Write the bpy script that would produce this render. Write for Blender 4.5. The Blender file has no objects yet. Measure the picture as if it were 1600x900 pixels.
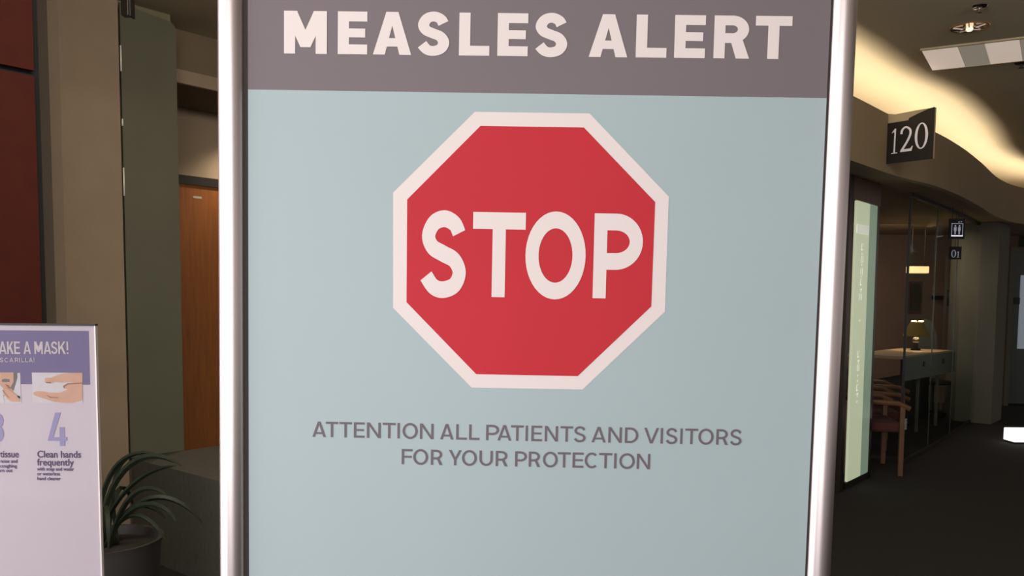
import bpy, bmesh, math, random
from mathutils import Vector, Matrix
random.seed(4)
SC = bpy.context.scene
COL = SC.collection
D = bpy.data

# ------------------------------------------------------------------ camera
FPX, HORIZON, PITCH_PX, ROLL, EYE = 1300.0, 465.0, 91.0, 0.0076, 1.55
PITCH = math.atan(PITCH_PX / FPX); PYC = HORIZON + PITCH_PX
c_f = Vector((0, math.cos(PITCH), -math.sin(PITCH)))
c_u0 = Vector((0, math.sin(PITCH), math.cos(PITCH))); c_r0 = Vector((1, 0, 0))
c_r = c_r0 * math.cos(ROLL) + c_u0 * math.sin(ROLL)
c_u = c_u0 * math.cos(ROLL) - c_r0 * math.sin(ROLL)
CP = Vector((0, 0, EYE))
cd = D.cameras.new('camera'); cam = D.objects.new('camera', cd); COL.objects.link(cam)
cam.matrix_world = Matrix((( c_r.x, c_u.x, -c_f.x, CP.x), (c_r.y, c_u.y, -c_f.y, CP.y),
                           (c_r.z, c_u.z, -c_f.z, CP.z), (0, 0, 0, 1)))
cd.sensor_fit = 'HORIZONTAL'; cd.sensor_width = 36; cd.lens = FPX / 1600 * 36
cd.shift_y = (PYC - 450) / 1600
cd.clip_start = 0.05; cd.clip_end = 100
SC.camera = cam

def ray(px, py): return c_f + c_r * ((px - 800) / FPX) - c_u * ((py - PYC) / FPX)
def at_y(px, py, Y): d = ray(px, py); return CP + d * (Y / d.y)
def at_z(px, py, z): d = ray(px, py); return CP + d * ((z - EYE) / d.z)
def col_at(px, Y, z=0.0, py=465): p = at_y(px, py, Y); return Vector((p.x, p.y, z))
def hit(px, P, e, z=0.0, py=465):          # where the sight column px meets the vertical plane through P along e
    d = ray(px, py); n = Vector((e.y, -e.x, 0))
    t = (P - CP).dot(n) / d.dot(n); q = CP + d * t
    return Vector((q.x, q.y, z))
def hit_z(px, py, P, e):
    d = ray(px, py); n = Vector((e.y, -e.x, 0)); return (CP + d * ((P - CP).dot(n) / d.dot(n))).z

# ------------------------------------------------------------------ world, lights, exposure
vs = SC.view_settings; vs.view_transform = 'Standard'; vs.look = 'None'; vs.gamma = 1; vs.use_curve_mapping = False
vs.exposure = 0.0
w = D.worlds.new('world'); SC.world = w; w.use_nodes = True
w.node_tree.nodes['Background'].inputs[0].default_value = (1.0, 0.92, 0.88, 1)
w.node_tree.nodes['Background'].inputs[1].default_value = 0.42

def area(name, loc, target, sx, sy, power, color, spread=180):
    l = D.lights.new(name, 'AREA'); l.shape = 'RECTANGLE'; l.size = sx; l.size_y = sy
    l.energy = power; l.color = color; l.spread = math.radians(spread)
    o = D.objects.new(name, l); COL.objects.link(o); o.location = loc
    o.rotation_euler = (Vector(target) - Vector(loc)).to_track_quat('-Z', 'Y').to_euler()
    return o
area('window_daylight', (-2.45, 0.25, 1.7), (0.1, 1.0, 1.55), 2.3, 3.0, 92, (1.0, 0.97, 0.98))
area('lobby_fill_light', (-0.9, -2.6, 1.7), (0, 1.0, 1.4), 2.6, 2.2, 54, (1.0, 0.98, 1.0))
area('lobby_backfill_light', (-0.5, 1.6, 3.2), (-1.9, 4.6, 1.3), 1.4, .5, 98, (1.0, 0.89, 0.76))  # added unseen lamp that brightens the pillar and background
area('hall_fill_light', (3.0, 2.6, 3.2), (3.0, 6.0, 1.9), 1.2, .5, 34, (1.0, 0.86, 0.70))  # added unseen lamp that lifts the fascia side
area('waiting_room_fill_light', (4.6, 10.8, 2.5), (4.6, 11.6, 0), 1.6, .8, 24, (1.0, 0.80, 0.60))  # added lamp to brighten the interior behind the storefront glass

# ------------------------------------------------------------------ materials
def mat(name, rgb, rough=0.6, metal=0.0, noise=0.0, nscale=8.0, emit=0.0, bump=0.0, bscale=200.0, spec=0.5, stretch=None, ecol=None):
    m = D.materials.new(name); m.use_nodes = True; nt = m.node_tree; b = nt.nodes['Principled BSDF']
    def lin(c): return c / 12.92 if c <= .04045 else ((c + .055) / 1.055) ** 2.4
    c = [lin(v / 255) for v in rgb]
    b.inputs['Roughness'].default_value = rough; b.inputs['Metallic'].default_value = metal
    b.inputs['Specular IOR Level'].default_value = spec
    b.inputs['Base Color'].default_value = (*c, 1)
    if noise or bump:
        tc = nt.nodes.new('ShaderNodeTexCoord'); mp = nt.nodes.new('ShaderNodeMapping')
        nt.links.new(tc.outputs['Object'], mp.inputs['Vector'])
        if stretch: mp.inputs['Scale'].default_value = stretch
    if noise:
        n = nt.nodes.new('ShaderNodeTexNoise'); n.inputs['Scale'].default_value = nscale; n.inputs['Detail'].default_value = 4
        nt.links.new(mp.outputs[0], n.inputs['Vector'])
        r = nt.nodes.new('ShaderNodeValToRGB')
        r.color_ramp.elements[0].position = .3; r.color_ramp.elements[1].position = .7
        r.color_ramp.elements[0].color = (*[v * (1 - noise) for v in c], 1)
        r.color_ramp.elements[1].color = (*[min(1, v * (1 + noise)) for v in c], 1)
        nt.links.new(n.outputs['Fac'], r.inputs[0]); nt.links.new(r.outputs[0], b.inputs['Base Color'])
    if bump:
        n2 = nt.nodes.new('ShaderNodeTexNoise'); n2.inputs['Scale'].default_value = bscale
        nt.links.new(mp.outputs[0], n2.inputs['Vector'])
        bp = nt.nodes.new('ShaderNodeBump'); bp.inputs['Strength'].default_value = bump; bp.inputs['Distance'].default_value = .002
        nt.links.new(n2.outputs['Fac'], bp.inputs['Height']); nt.links.new(bp.outputs[0], b.inputs['Normal'])
    if emit:
        e = [lin(v / 255) for v in (ecol or rgb)]
        b.inputs['Emission Color'].default_value = (*e, 1); b.inputs['Emission Strength'].default_value = emit
    return m

def glass_mat(name, tint, ior=1.35, rough=0.02, refl=None):
    m = D.materials.new(name); m.use_nodes = True; nt = m.node_tree; nt.nodes.clear()
    out = nt.nodes.new('ShaderNodeOutputMaterial'); mx = nt.nodes.new('ShaderNodeMixShader')
    t = nt.nodes.new('ShaderNodeBsdfTransparent'); g = nt.nodes.new('ShaderNodeBsdfGlossy'); fr = nt.nodes.new('ShaderNodeFresnel')
    t.inputs[0].default_value = (*tint, 1); g.inputs['Roughness'].default_value = rough; fr.inputs['IOR'].default_value = ior
    if refl is None: nt.links.new(fr.outputs[0], mx.inputs[0])
    else: mx.inputs[0].default_value = refl
    nt.links.new(t.outputs[0], mx.inputs[1]); nt.links.new(g.outputs[0], mx.inputs[2])
    nt.links.new(mx.outputs[0], out.inputs[0]); return m

M = dict(
    band=mat('warm_grey_print', (126, 114, 118), .55, noise=.03, nscale=3),
    blue=mat('pale_blue_print', (178, 195, 199), .5, noise=.02, nscale=3),
    white=mat('white_print', (246, 232, 229), .5),
    red=mat('red_print', (208, 40, 54), .7, noise=.03, nscale=5),
    text=mat('grey_text_print', (112, 100, 106), .55),
    alu=mat('satin_aluminium', (240, 226, 225), .36, 1.0),
    shadow_gap=mat('dark_shadow_gap', (52, 44, 42), .7),  # dark board colour; its bare left strip paints the shadow line beside the pole
    rust=mat('rust_red_panel', (56, 17, 8), .75, spec=.15, noise=.10, nscale=14, bump=.1, bscale=300),
    joint=mat('black_joint', (8, 7, 7), .9),
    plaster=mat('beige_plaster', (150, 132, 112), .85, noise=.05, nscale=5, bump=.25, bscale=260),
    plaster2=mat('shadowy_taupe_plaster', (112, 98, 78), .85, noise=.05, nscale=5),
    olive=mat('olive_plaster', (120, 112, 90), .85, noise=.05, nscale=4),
    ceiling=mat('cream_ceiling', (200, 188, 160), .9, noise=.03, nscale=2),
    fascia=mat('taupe_fascia', (146, 127, 98), .85, noise=.04, nscale=3),
    stone=mat('grey_green_stone', (78, 78, 70), .6, noise=.12, nscale=30),
    carpet=mat('dark_carpet', (31, 27, 25), .98, noise=.3, nscale=90, bump=.6, bscale=400),
    carpet2=mat('darker_carpet', (28, 27, 25), .95, noise=.3, nscale=90, bump=.6, bscale=400),
    door=mat('amber_wood', (134, 78, 30), .5, noise=.14, nscale=6, stretch=(8, 8, .6)),
    black=mat('black_metal', (22, 20, 18), .5),
    dkmetal=mat('dark_bronze_metal', (60, 52, 44), .35, .8),
    chrome=mat('chrome', (210, 205, 200), .15, 1.0),
    glass=glass_mat('clear_glass', (.93, .96, .93), refl=.05),
    tint=mat('green_tinted_glass', (98, 98, 82), .3, noise=.04, nscale=3, spec=.3),
    acrylic=glass_mat('clear_acrylic', (.97, .97, .98), 1.35, .03),
    glassedge=mat('green_glass_edge', (70, 84, 70), .2, noise=.05),
    leaf=mat('dark_green_leaf', (22, 32, 17), .55, noise=.25, nscale=20, stretch=(1, 1, 4)),
    soil=mat('potting_soil', (30, 22, 16), 1, noise=.3, nscale=60),
    pot=mat('charcoal_pot', (48, 46, 44), .6, noise=.08),
    paper=mat('white_paper', (250, 236, 242), .5, noise=.01),
    violet=mat('violet_blue_print', (142, 130, 172), .45, noise=.04, nscale=20),
    violet_t=mat('dark_violet_text', (104, 78, 122), .5),
    paleviolet=mat('pale_violet_print', (190, 182, 222), .5),
    skin=mat('printed_skin_tone', (250, 200, 170), .5, noise=.06, nscale=60),
    skin2=mat('printed_skin_shade', (196, 138, 112), .5),
    skin3=mat('printed_grey_hair', (150, 138, 134), .5, noise=.1, nscale=90),
    soap=mat('printed_soap_foam', (255, 246, 246), .5, noise=.04, nscale=200),
    plate=mat('dark_bronze_plate', (24, 19, 14), .5, .0, noise=.15, nscale=12),
    beige=mat('beige_backplate', (176, 160, 130), .6),
    silver=mat('brushed_silver', (248, 246, 252), .5, .0),
    brownwall=mat('red_brown_wall', (112, 90, 76), .8, noise=.06, nscale=3),
    wood=mat('dark_walnut', (86, 50, 30), .4, noise=.2, nscale=8, stretch=(6, 6, 1)),
    uphol=mat('maroon_upholstery', (78, 40, 40), .9, noise=.1, nscale=80),
    armwood=mat('light_chair_wood', (104, 72, 48), .5, noise=.1, nscale=10),
    column=mat('grey_column_paint', (98, 96, 86), .85, noise=.05, nscale=4),
    desk=mat('grey_desk_panel', (92, 94, 92), .5),
    desktop=mat('beige_desktop', (150, 130, 104), .5),
    dark=mat('dark_wall', (56, 52, 44), .9, noise=.08),
    shade=mat('amber_lamp_shade', (96, 78, 34), .9, emit=.02, ecol=(190, 150, 60)),
    bulb=mat('lit_bulb', (255, 240, 200), .5, emit=3.5),
    warm=mat('warm_light_strip', (255, 220, 160), .5, emit=.8),
    screen=mat('lit_screen', (190, 225, 225), .5, emit=1.0),
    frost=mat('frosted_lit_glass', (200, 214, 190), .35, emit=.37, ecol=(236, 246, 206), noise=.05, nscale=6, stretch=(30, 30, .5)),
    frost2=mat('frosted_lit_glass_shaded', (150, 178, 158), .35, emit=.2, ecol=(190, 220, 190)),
    etch=mat('etched_white_mark', (235, 240, 225), .6, emit=.45),
    lens=mat('reflected_lens', (230, 214, 200), .4, emit=.62, ecol=(214, 196, 182), noise=.03, nscale=9),
    lensdim=mat('reflected_lens_dim', (190, 180, 165), .4, emit=.3, ecol=(190, 180, 165)),
    pict=mat('pale_pictogram', (190, 192, 215), .6, emit=.25),
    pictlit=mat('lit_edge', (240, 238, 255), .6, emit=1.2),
    baffle=mat('amber_trim_ring', (200, 150, 100), .35, .6),
    reflector=mat('bright_reflector', (235, 215, 180), .15, 1.0),
    tube=mat('cove_tube', (255, 225, 170), .5, emit=3.0),
    glint=mat('pale_edge_glint', (250, 245, 235), .25, .1),
    label=mat('pale_label', (180, 170, 150), .5),
    officechair=mat('grey_chair_mesh', (104, 104, 98), .8),
    lightpatch=mat('white_light_patch', (255, 252, 245), .5, emit=1.2),
)

# ------------------------------------------------------------------ builders
def tag(o, label=None, cat=None, group=None, kind=None):
    if label: o['label'] = label
    if cat: o['category'] = cat
    if group: o['group'] = group
    if kind: o['kind'] = kind
    return o
def empty(name, loc, label=None, cat=None, rz=0, group=None):
    o = D.objects.new(name, None); COL.objects.link(o); o.location = loc; o.rotation_euler = (0, 0, rz)
    o.empty_display_size = .1
    return tag(o, label, cat, group)
def put(name, bm, m, parent=None, smooth=False, world=True, recalc=True):
    me = D.meshes.new(name)
    if recalc: bmesh.ops.recalc_face_normals(bm, faces=bm.faces)
    for e in bm.edges:
        if len(e.link_faces) == 2 and e.calc_face_angle(0) > math.radians(40): e.smooth = False
    bm.to_mesh(me); bm.free(); me.materials.append(M[m] if isinstance(m, str) else m)
    if smooth:
        for p in me.polygons: p.use_smooth = True
    o = D.objects.new(name, me); COL.objects.link(o)
    if parent:
        o.parent = parent
        if world:
            bpy.context.view_layer.update()
            o.matrix_parent_inverse = parent.matrix_world.inverted()
    return o
def prism(bm, pts, z0, z1):                 # vertical prism over a plan polygon
    a = [bm.verts.new((p[0], p[1], z0)) for p in pts]; b = [bm.verts.new((p[0], p[1], z1)) for p in pts]
    n = len(pts); bm.faces.new(a[::-1]); bm.faces.new(b)
    for i in range(n): bm.faces.new((a[i], a[(i + 1) % n], b[(i + 1) % n], b[i]))
def slab(bm, P, Q, z0, z1, th, e_back):     # wall piece whose front runs P->Q, thickness th towards e_back
    b = Vector(e_back) * th; prism(bm, [P, Q, Q + b, P + b], z0, z1)
def box(bm, x0, x1, y0, y1, z0, z1, mtx=None, bev=0):
    vs_ = [bm.verts.new((x, y, z)) for x in (x0, x1) for y in (y0, y1) for z in (z0, z1)]
    f = [(0, 1, 3, 2), (4, 6, 7, 5), (0, 4, 5, 1), (2, 3, 7, 6), (0, 2, 6, 4), (1, 5, 7, 3)]
    fs = [bm.faces.new([vs_[i] for i in q]) for q in f]
    if bev:
        es = list({e for q in fs for e in q.edges})
        r = bmesh.ops.bevel(bm, geom=es, offset=bev, segments=2, affect='EDGES', profile=.5)
        vs_ = list({v for q in r['faces'] for v in q.verts} | {v for v in vs_ if v.is_valid})
    if mtx is not None: bmesh.ops.transform(bm, matrix=mtx, verts=[v for v in vs_ if v.is_valid])
def lathe(bm, prof, n=24, c=(0, 0, 0)):
    rings = []
    for r, z in prof:
        rings.append([bm.verts.new((c[0] + r * math.cos(2 * math.pi * k / n), c[1] + r * math.sin(2 * math.pi * k / n), c[2] + z)) for k in range(n)])
    for a, b in zip(rings, rings[1:]):
        for k in range(n): bm.faces.new((a[k], a[(k + 1) % n], b[(k + 1) % n], b[k]))
    return rings
def tube(bm, pts, r, n=8):
    pts = [Vector(p) for p in pts]; prev = None
    for i, p in enumerate(pts):
        t = (pts[min(i + 1, len(pts) - 1)] - pts[max(i - 1, 0)]).normalized()
        s = t.cross(Vector((0, 0, 1)));
        if s.length < .05: s = Vector((1, 0, 0))
        s.normalize(); q = s.cross(t)
        ring = [bm.verts.new(p + (s * math.cos(2 * math.pi * k / n) + q * math.sin(2 * math.pi * k / n)) * r) for k in range(n)]
        if prev:
            for k in range(n): bm.faces.new((prev[k], prev[(k + 1) % n], ring[(k + 1) % n], ring[k]))
        else: bm.faces.new(ring[::-1])
        prev = ring
    bm.faces.new(prev)

# ---- letter shapes: each glyph returns flat polygons in metres; w, h box; tx, ty thickness of upright / level strokes
def ring(cx, cy, rx, ry, a0, a1, tx, ty, n=22):
    out = []
    for k in range(n):
        A, B = math.radians(a0 + (a1 - a0) * k / n), math.radians(a0 + (a1 - a0) * (k + 1) / n)
        o = lambda t, x, y: (cx + x * math.cos(t), cy + y * math.sin(t))
        out.append([o(A, rx - tx, ry - ty), o(A, rx, ry), o(B, rx, ry), o(B, rx - tx, ry - ty)])
    return out
def stroke(pts, tx, ty):                    # smooth stroke through points, butt ends
    P = [pts[0]] + list(pts) + [pts[-1]]; path = []
    for i in range(1, len(P) - 2):
        for k in range(6):
            t = k / 6; q = []
            for d in (0, 1):
                a, b, c, e = P[i - 1][d], P[i][d], P[i + 1][d], P[i + 2][d]
                q.append(.5 * (2 * b + (c - a) * t + (2 * a - 5 * b + 4 * c - e) * t * t + (3 * b - a - 3 * c + e) * t ** 3))
            path.append(q)
    path.append(list(pts[-1])); L = []; R = []
    for i, p in enumerate(path):
        a, b = path[max(i - 1, 0)], path[min(i + 1, len(path) - 1)]
        dx, dy = b[0] - a[0], b[1] - a[1]; l = math.hypot(dx, dy) or 1
        L.append((p[0] - dy / l * tx / 2, p[1] + dx / l * ty / 2)); R.append((p[0] + dy / l * tx / 2, p[1] - dx / l * ty / 2))
    return [[L[i], L[i + 1], R[i + 1], R[i]] for i in range(len(path) - 1)]
def rect(x0, x1, y0, y1): return [[(x0, y0), (x1, y0), (x1, y1), (x0, y1)]]
def glyph(ch, w, h, tx, ty):
    if ch == 'I': return rect(0, w, 0, h)
    if ch == 'L': return rect(0, tx, 0, h) + rect(tx, w, 0, ty)
    if ch == 'T': return rect(0, w, h - ty, h) + rect(w / 2 - tx / 2, w / 2 + tx / 2, 0, h - ty)
    if ch in 'EF':
        g = rect(0, tx, 0, h) + rect(tx, w, h - ty, h) + rect(tx, w * .93, h * .5 - ty * .45, h * .5 + ty * .45)
        if ch == 'E': g += rect(tx, w, 0, ty)
        return g
    if ch in 'AV':
        b = tx * 1.06; a = tx * .54; hi = h * (1 - 1.1 * tx / w)
        g = [[(0, 0), (b, 0), (w / 2, hi), (w / 2, h), (w / 2 - a, h)], [(w, 0), (w / 2 + a, h), (w / 2, h), (w / 2, hi), (w - b, 0)]]
        if ch == 'A':
            y0 = h * .19; y1 = y0 + ty * .86; fx_ = lambda y: b + (w / 2 - b) * y / hi - b * .12
            g += [[(fx_(y0), y0), (w - fx_(y0), y0), (w - fx_(y1), y1), (fx_(y1), y1)]]
        else: g = [[(x, h - y) for x, y in p] for p in g]
        return g
    if ch == 'M':
        v = h * .155; a = tx * .45
        L = [(tx * .5, h), (tx * 1.17, h), (w / 2, h * .56), (w / 2, v), (w / 2 - a, v), (tx, h * .42), (tx * .5, h * .42)]
        return rect(0, tx, 0, h) + rect(w - tx, w, 0, h) + [L, [(w - x, y) for x, y in L]]
    if ch == 'N':
        return rect(0, tx, 0, h) + rect(w - tx, w, 0, h) + [[(0, h), (tx * 1.1, h), (w, 0), (w - tx * 1.1, 0)]]
    if ch == 'K':
        return rect(0, tx, 0, h) + [[(tx, h * .32), (tx, h * .55), (w - tx * 1.2, h), (w, h)], [(w * .32, h * .5), (w * .55, h * .66), (w, 0), (w - tx * 1.2, 0)]]
    if ch == 'Y':
        return rect(w / 2 - tx / 2, w / 2 + tx / 2, 0, h * .44) + [[(0, h), (tx * 1.15, h), (w / 2 + tx / 2, h * .36), (w / 2 - tx / 2, h * .36)], [(w, h), (w - tx * 1.15, h), (w / 2 - tx / 2, h * .36), (w / 2 + tx / 2, h * .36)]]
    if ch == 'O': return ring(w / 2, h / 2, w / 2, h / 2, 0, 360, tx, ty, 44)
    if ch == 'C': return ring(w * .52, h / 2, w * .52, h / 2, 48, 312, tx, ty, 34)
    if ch == 'U': return rect(0, tx, w / 2, h) + rect(w - tx, w, w / 2, h) + ring(w / 2, w / 2, w / 2, w / 2, 180, 360, tx, ty, 24)
    if ch == 'D':
        rx = w * .6
        return rect(0, tx, 0, h) + rect(tx, w - rx, 0, ty) + rect(tx, w - rx, h - ty, h) + ring(w - rx, h / 2, rx, h / 2, -90, 90, tx, ty, 26)
    if ch in 'PR':
        hb = h * (.66 if ch == 'P' else .64); rx = min(w * .55, hb * .62); y0 = h - hb
        ww = w if ch == 'P' else w * .97
        g = rect(0, tx, 0, h) + rect(tx, ww - rx, h - ty, h) + rect(tx, ww - rx, y0, y0 + ty) + ring(ww - rx, h - hb / 2, rx, hb / 2, -90, 90, tx, ty, 24)
        if ch == 'R': g += [[(w - tx * 1.2, 0), (w, 0), (w * .62 + tx * .5, y0 + ty * .6), (w * .62 - tx * .6, y0 + ty * .6)]]
        return g
    if ch == 'S':
        pts = [(.93, .80), (.80, .93), (.52, 1.0), (.22, .94), (.06, .76), (.18, .60), (.48, .51), (.80, .42), (.95, .25), (.82, .07), (.50, 0), (.22, .04), (.0, .19)]
        return stroke([(tx / 2 + x * (w - tx), ty / 2 + y * (h - ty)) for x, y in pts], tx, ty)
    if ch == '!': return rect(0, tx, h * .3, h) + rect(0, tx, 0, ty)
    return []
def flat(name, polys, m, parent, depth, thick=.0004):   # thin printed shape in parent's local frame: x right, z up, front at y = depth
    bm = bmesh.new()
    for i, p in enumerate(polys):
        a = [bm.verts.new((x, depth - .000003 * i, y)) for x, y in p]
        try: bm.faces.new(a)
        except ValueError: pass
    for f_ in bm.faces:
        f_.normal_update()
        if f_.normal.y > 0: f_.normal_flip()
    return put(name, bm, m, parent, world=False, recalc=False)

# ------------------------------------------------------------------ building directions
GA = math.radians(39)
E1 = Vector((math.sin(GA), math.cos(GA), 0)); E2 = Vector((-math.cos(GA), math.sin(GA), 0))
CEIL = 3.25

# ------------------------------------------------------------------ shell
bm = bmesh.new(); box(bm, -9, 14, -4, 20, -.1, 0); tag(put('floor', bm, 'carpet'), 'dark brown carpet of the lobby', kind='structure')
bm = bmesh.new(); box(bm, -9, 14, -4, 20, CEIL, CEIL + .1); tag(put('ceiling', bm, 'ceiling'), 'cream painted lobby ceiling', kind='structure')

# rust-red panelled wall on the left
RW = col_at(61.5, 3.3); RW0 = RW - E1 * 3.9
wl = tag(D.objects.new('wall_left', None), 'rust-red panelled wall with black joints', kind='structure'); COL.objects.link(wl); wl.location = RW0
bm = bmesh.new(); slab(bm, RW0, hit(72, RW + E2 * .012, E1), 0, CEIL, .14, E2); put('backing', bm, 'joint', wl)
zj = hit_z(26, 111, RW, E1); PW = 1.45
for col_ in range(3):
    a = RW - E1 * (PW * col_); b = a - E1 * (PW - .022)
    if col_ == 2: b = RW0 + E1 * .01
    for z0, z1 in ((.02, zj - 1.12), (zj - 1.098, zj - .011), (zj + .011, CEIL - .01)):
        bm = bmesh.new(); z1_ = z1
        if z0 < .1: z1_ = zj - 1.12
        slab(bm, b - E2 * .018, a - E2 * .018, z0, z1_, .029, E2); put('wall_panel', bm, 'rust', wl)

# beige pillar
PC = col_at(92, 4.6); PQ = hit(195, PC, E1); PL = (PQ - PC).length
bm = bmesh.new(); ch = .04
prism(bm, [PC + E1 * ch, PC + E1 * PL, PC + E1 * PL + E2 * .7, PC + E2 * .7, PC + E2 * ch], 0, CEIL)
tag(put('wall_pillar', bm, 'plaster'), 'square beige plaster pillar with a chamfered corner', kind='structure')

# short wall and glass sheet beside the pillar
GQ = hit(283, PC, E1)
bm = bmesh.new(); slab(bm, PC + E1 * (PL + .005) + E2 * .06, GQ + E2 * .06, 0, CEIL, .12, E2)
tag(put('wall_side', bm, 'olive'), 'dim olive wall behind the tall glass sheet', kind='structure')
gl = empty('glass_panel', PC + E1 * (PL + .2) + Vector((0, 0, .58)), 'tall green-tinted glass sheet beside the beige pillar', 'glass panel')
LEDGE_Z = .58
bm = bmesh.new(); g0 = PC + E1 * (PL + .012); g1 = GQ
def gp(t, z): q = g0.lerp(g1, t); return Vector((q.x, q.y, z))
outl = [gp(0, LEDGE_Z), gp(1, LEDGE_Z)] + [gp(1 - .12 * (1 - math.cos(a)), 3.14 + .05 * math.sin(a)) for a in [math.radians(v) for v in range(0, 91, 15)]] + [gp(0, 3.22)]
fr_ = [bm.verts.new(p) for p in outl]; bk = [bm.verts.new(p + E2 * .012) for p in outl]
bm.faces.new(fr_); bm.faces.new(bk[::-1])
put('pane', bm, 'tint', gl)
bm = bmesh.new(); n = len(outl)
fr_ = [bm.verts.new(p) for p in outl]; bk = [bm.verts.new(p + E2 * .012) for p in outl]
for i in range(n):
    j = (i + 1) % n; bm.faces.new((fr_[i], fr_[j], bk[j], bk[i]))
put('polished_edge', bm, 'glassedge', gl)
# glints of light on the glass edge, modelled as narrow pale rods
for y0, y1 in ((72, 112), (186, 197), (262, 306)):
    P_ = g0 - E2 * .008 - E1 * .004
    za, zb = hit_z(193, y0, P_, E1), hit_z(193, y1, P_, E1)
    bm = bmesh.new(); tube(bm, [Vector((P_.x, P_.y, zb)), Vector((P_.x, P_.y, za))], .0045); put('edge_glint', bm, 'glint', gl, True)
# ceiling bracket
bq = col_at(210, 3.9); zb = at_y(210, 26, 3.9).z
br = empty('ceiling_bracket', (bq.x, bq.y, CEIL), 'dark metal ceiling bracket hanging in front of the glass sheet', 'bracket', rz=0)
bm = bmesh.new(); box(bm, bq.x - .022, bq.x + .012, bq.y - .02, bq.y + .02, zb, CEIL, bev=.003); put('arm', bm, 'dkmetal', br)
bm = bmesh.new(); box(bm, bq.x + .013, bq.x + .024, bq.y - .024, bq.y + .024, zb - .004, CEIL, bev=.002); put('side_plate', bm, 'black', br)

# bulkhead, corridor wall and door
BP = col_at(310, 5.55); zB = hit_z(310, 137, BP, E1)
b0 = BP - E1 * .6; b1 = BP + E1 * 2.2
bm = bmesh.new(); prism(bm, [b0, b1, b1 + E2 * 1.3, b0 + E2 * 1.3], zB, CEIL)
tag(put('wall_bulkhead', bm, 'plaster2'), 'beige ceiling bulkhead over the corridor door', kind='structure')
zt = hit_z(310, 116, BP, E1)
bm = bmesh.new(); prism(bm, [b0 - E2 * .015, b1 - E2 * .015, b1, b0], zB + .002, zt); tag(put('trim_1', bm, 'plaster'), kind='structure')
DP = col_at(310, 6.25); zh1 = hit_z(310, 277.5, DP, E1); zh0 = hit_z(310, 291, DP, E1)
d0 = DP - E1 * .75; d1 = DP + E1 * 2.4
bm = bmesh.new(); slab(bm, d0, d1, 0, zB, .12, E2)
tag(put('wall_corridor', bm, 'plaster'), 'pale corridor wall above the amber door', kind='structure')
dr = empty('door_1', DP - E2 * .03 + E1 * .3); dr['label'] = 'amber wooden door under a black header'; dr['kind'] = 'structure'
bm = bmesh.new(); slab(bm, DP - E1 * .55 - E2 * .04, DP + E1 * 1.2 - E2 * .04, zh0, zh1, .04, E2); put('door_header', bm, 'black', dr)
bm = bmesh.new(); slab(bm, DP - E1 * .5 - E2 * .028, DP + E1 * 1.15 - E2 * .028, .01, zh0, .028, E2); put('door_leaf', bm, 'door', dr)
la = hit(305, DP - E2 * .03, E1); lb = hit(318, DP - E2 * .03, E1); lz = hit_z(311, 309.5, DP, E1)
bm = bmesh.new(); slab(bm, la, lb, lz - .008, lz + .008, .002, E2); put('door_label', bm, 'label', dr)

# stone ledge
bm = bmesh.new(); l0 = PC + E1 * (PL + .012) - E2 * .012; l1 = GQ + E1 * .22 - E2 * .012
prism(bm, [l0, l1, l1 - E2 * 2.0, l0 - E2 * 2.0], 0, LEDGE_Z)
tag(put('stone_ledge', bm, 'stone'), 'low grey-green stone ledge below the glass sheet and amber door', 'ledge')

# wall behind the alert sign, out of sight, closing the corridor
cw = DP + E1 * 2.4
bm = bmesh.new(); prism(bm, [cw, Vector((1.9, 9.5, 0)), Vector((1.9, 9.7, 0)), cw + Vector((0, .2, 0))], 0, CEIL)
tag(put('wall_back', bm, 'plaster'), kind='structure')

# ------------------------------------------------------------------ right side: curved fascia with cove light
fpx = [(1100, 182), (1220, 216), (1328, 250), (1385, 270), (1420, 280), (1460, 290), (1500, 306), (1530, 322), (1560, 340), (1600, 350)]
raw = [at_z(x, y, 2.5) for x, y in fpx]; raw.append(raw[-1] + Vector((1.6, 1.2, 0))); raw.append(raw[-1] + Vector((1.6, .6, 0)))
raw = [Vector((p.x, p.y, 0)) for p in raw]
curve = []
Q = [raw[0]] + raw + [raw[-1]]
for i in range(1, len(Q) - 2):
    for k in range(5):
        t = k / 5; a, b, c, e = Q[i - 1:i + 3]
        curve.append(.5 * (2 * b + (c - a) * t + (2 * a - 5 * b + 4 * c - e) * t * t + (3 * b - a - 3 * c + e) * t ** 3))
curve.append(raw[-1])
def offs(cv, d):
    o = []
    for i, p in enumerate(cv):
        t = (cv[min(i + 1, len(cv) - 1)] - cv[max(i - 1, 0)]).normalized(); o.append(p + Vector((-t.y, t.x, 0)) * d)
    return o
def ribbon(bm, cv, z0, z1, th):
    back = offs(cv, th); L = []
    for p, q in zip(cv, back):
        L.append([bm.verts.new((p.x, p.y, z0)), bm.verts.new((p.x, p.y, z1)), bm.verts.new((q.x, q.y, z1)), bm.verts.new((q.x, q.y, z0))])
    for a, b in zip(L, L[1:]):
        for k in range(4): bm.faces.new((a[k], b[k], b[(k + 1) % 4], a[(k + 1) % 4]))
    bm.faces.new(L[0]); bm.faces.new(L[-1][::-1])
bm = bmesh.new(); ribbon(bm, curve, 2.5, 2.93, .06)
tag(put('wall_fascia', bm, 'fascia', smooth=False), 'curved taupe fascia under the glowing cove', kind='structure')
sof = offs(curve, .06)
bm = bmesh.new()
top = [p for p in sof]; far = [Vector((13.5, 15.5, 0)), Vector((1.0, 15.5, 0))]
prism(bm, [(p.x, p.y) for p in top] + [(p.x, p.y) for p in far], 2.54, 2.60)
tag(put('ceiling_soffit', bm, 'fascia'), 'lowered soffit over the glazed waiting room', kind='structure')
cove = offs(curve, .17)
bm = bmesh.new(); ribbon(bm, offs(curve, 1.55), 2.60, CEIL, .08)
tag(put('wall_cove', bm, 'ceiling'), kind='structure')
nseg = 9; step = (len(cove) - 1) / nseg
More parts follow.
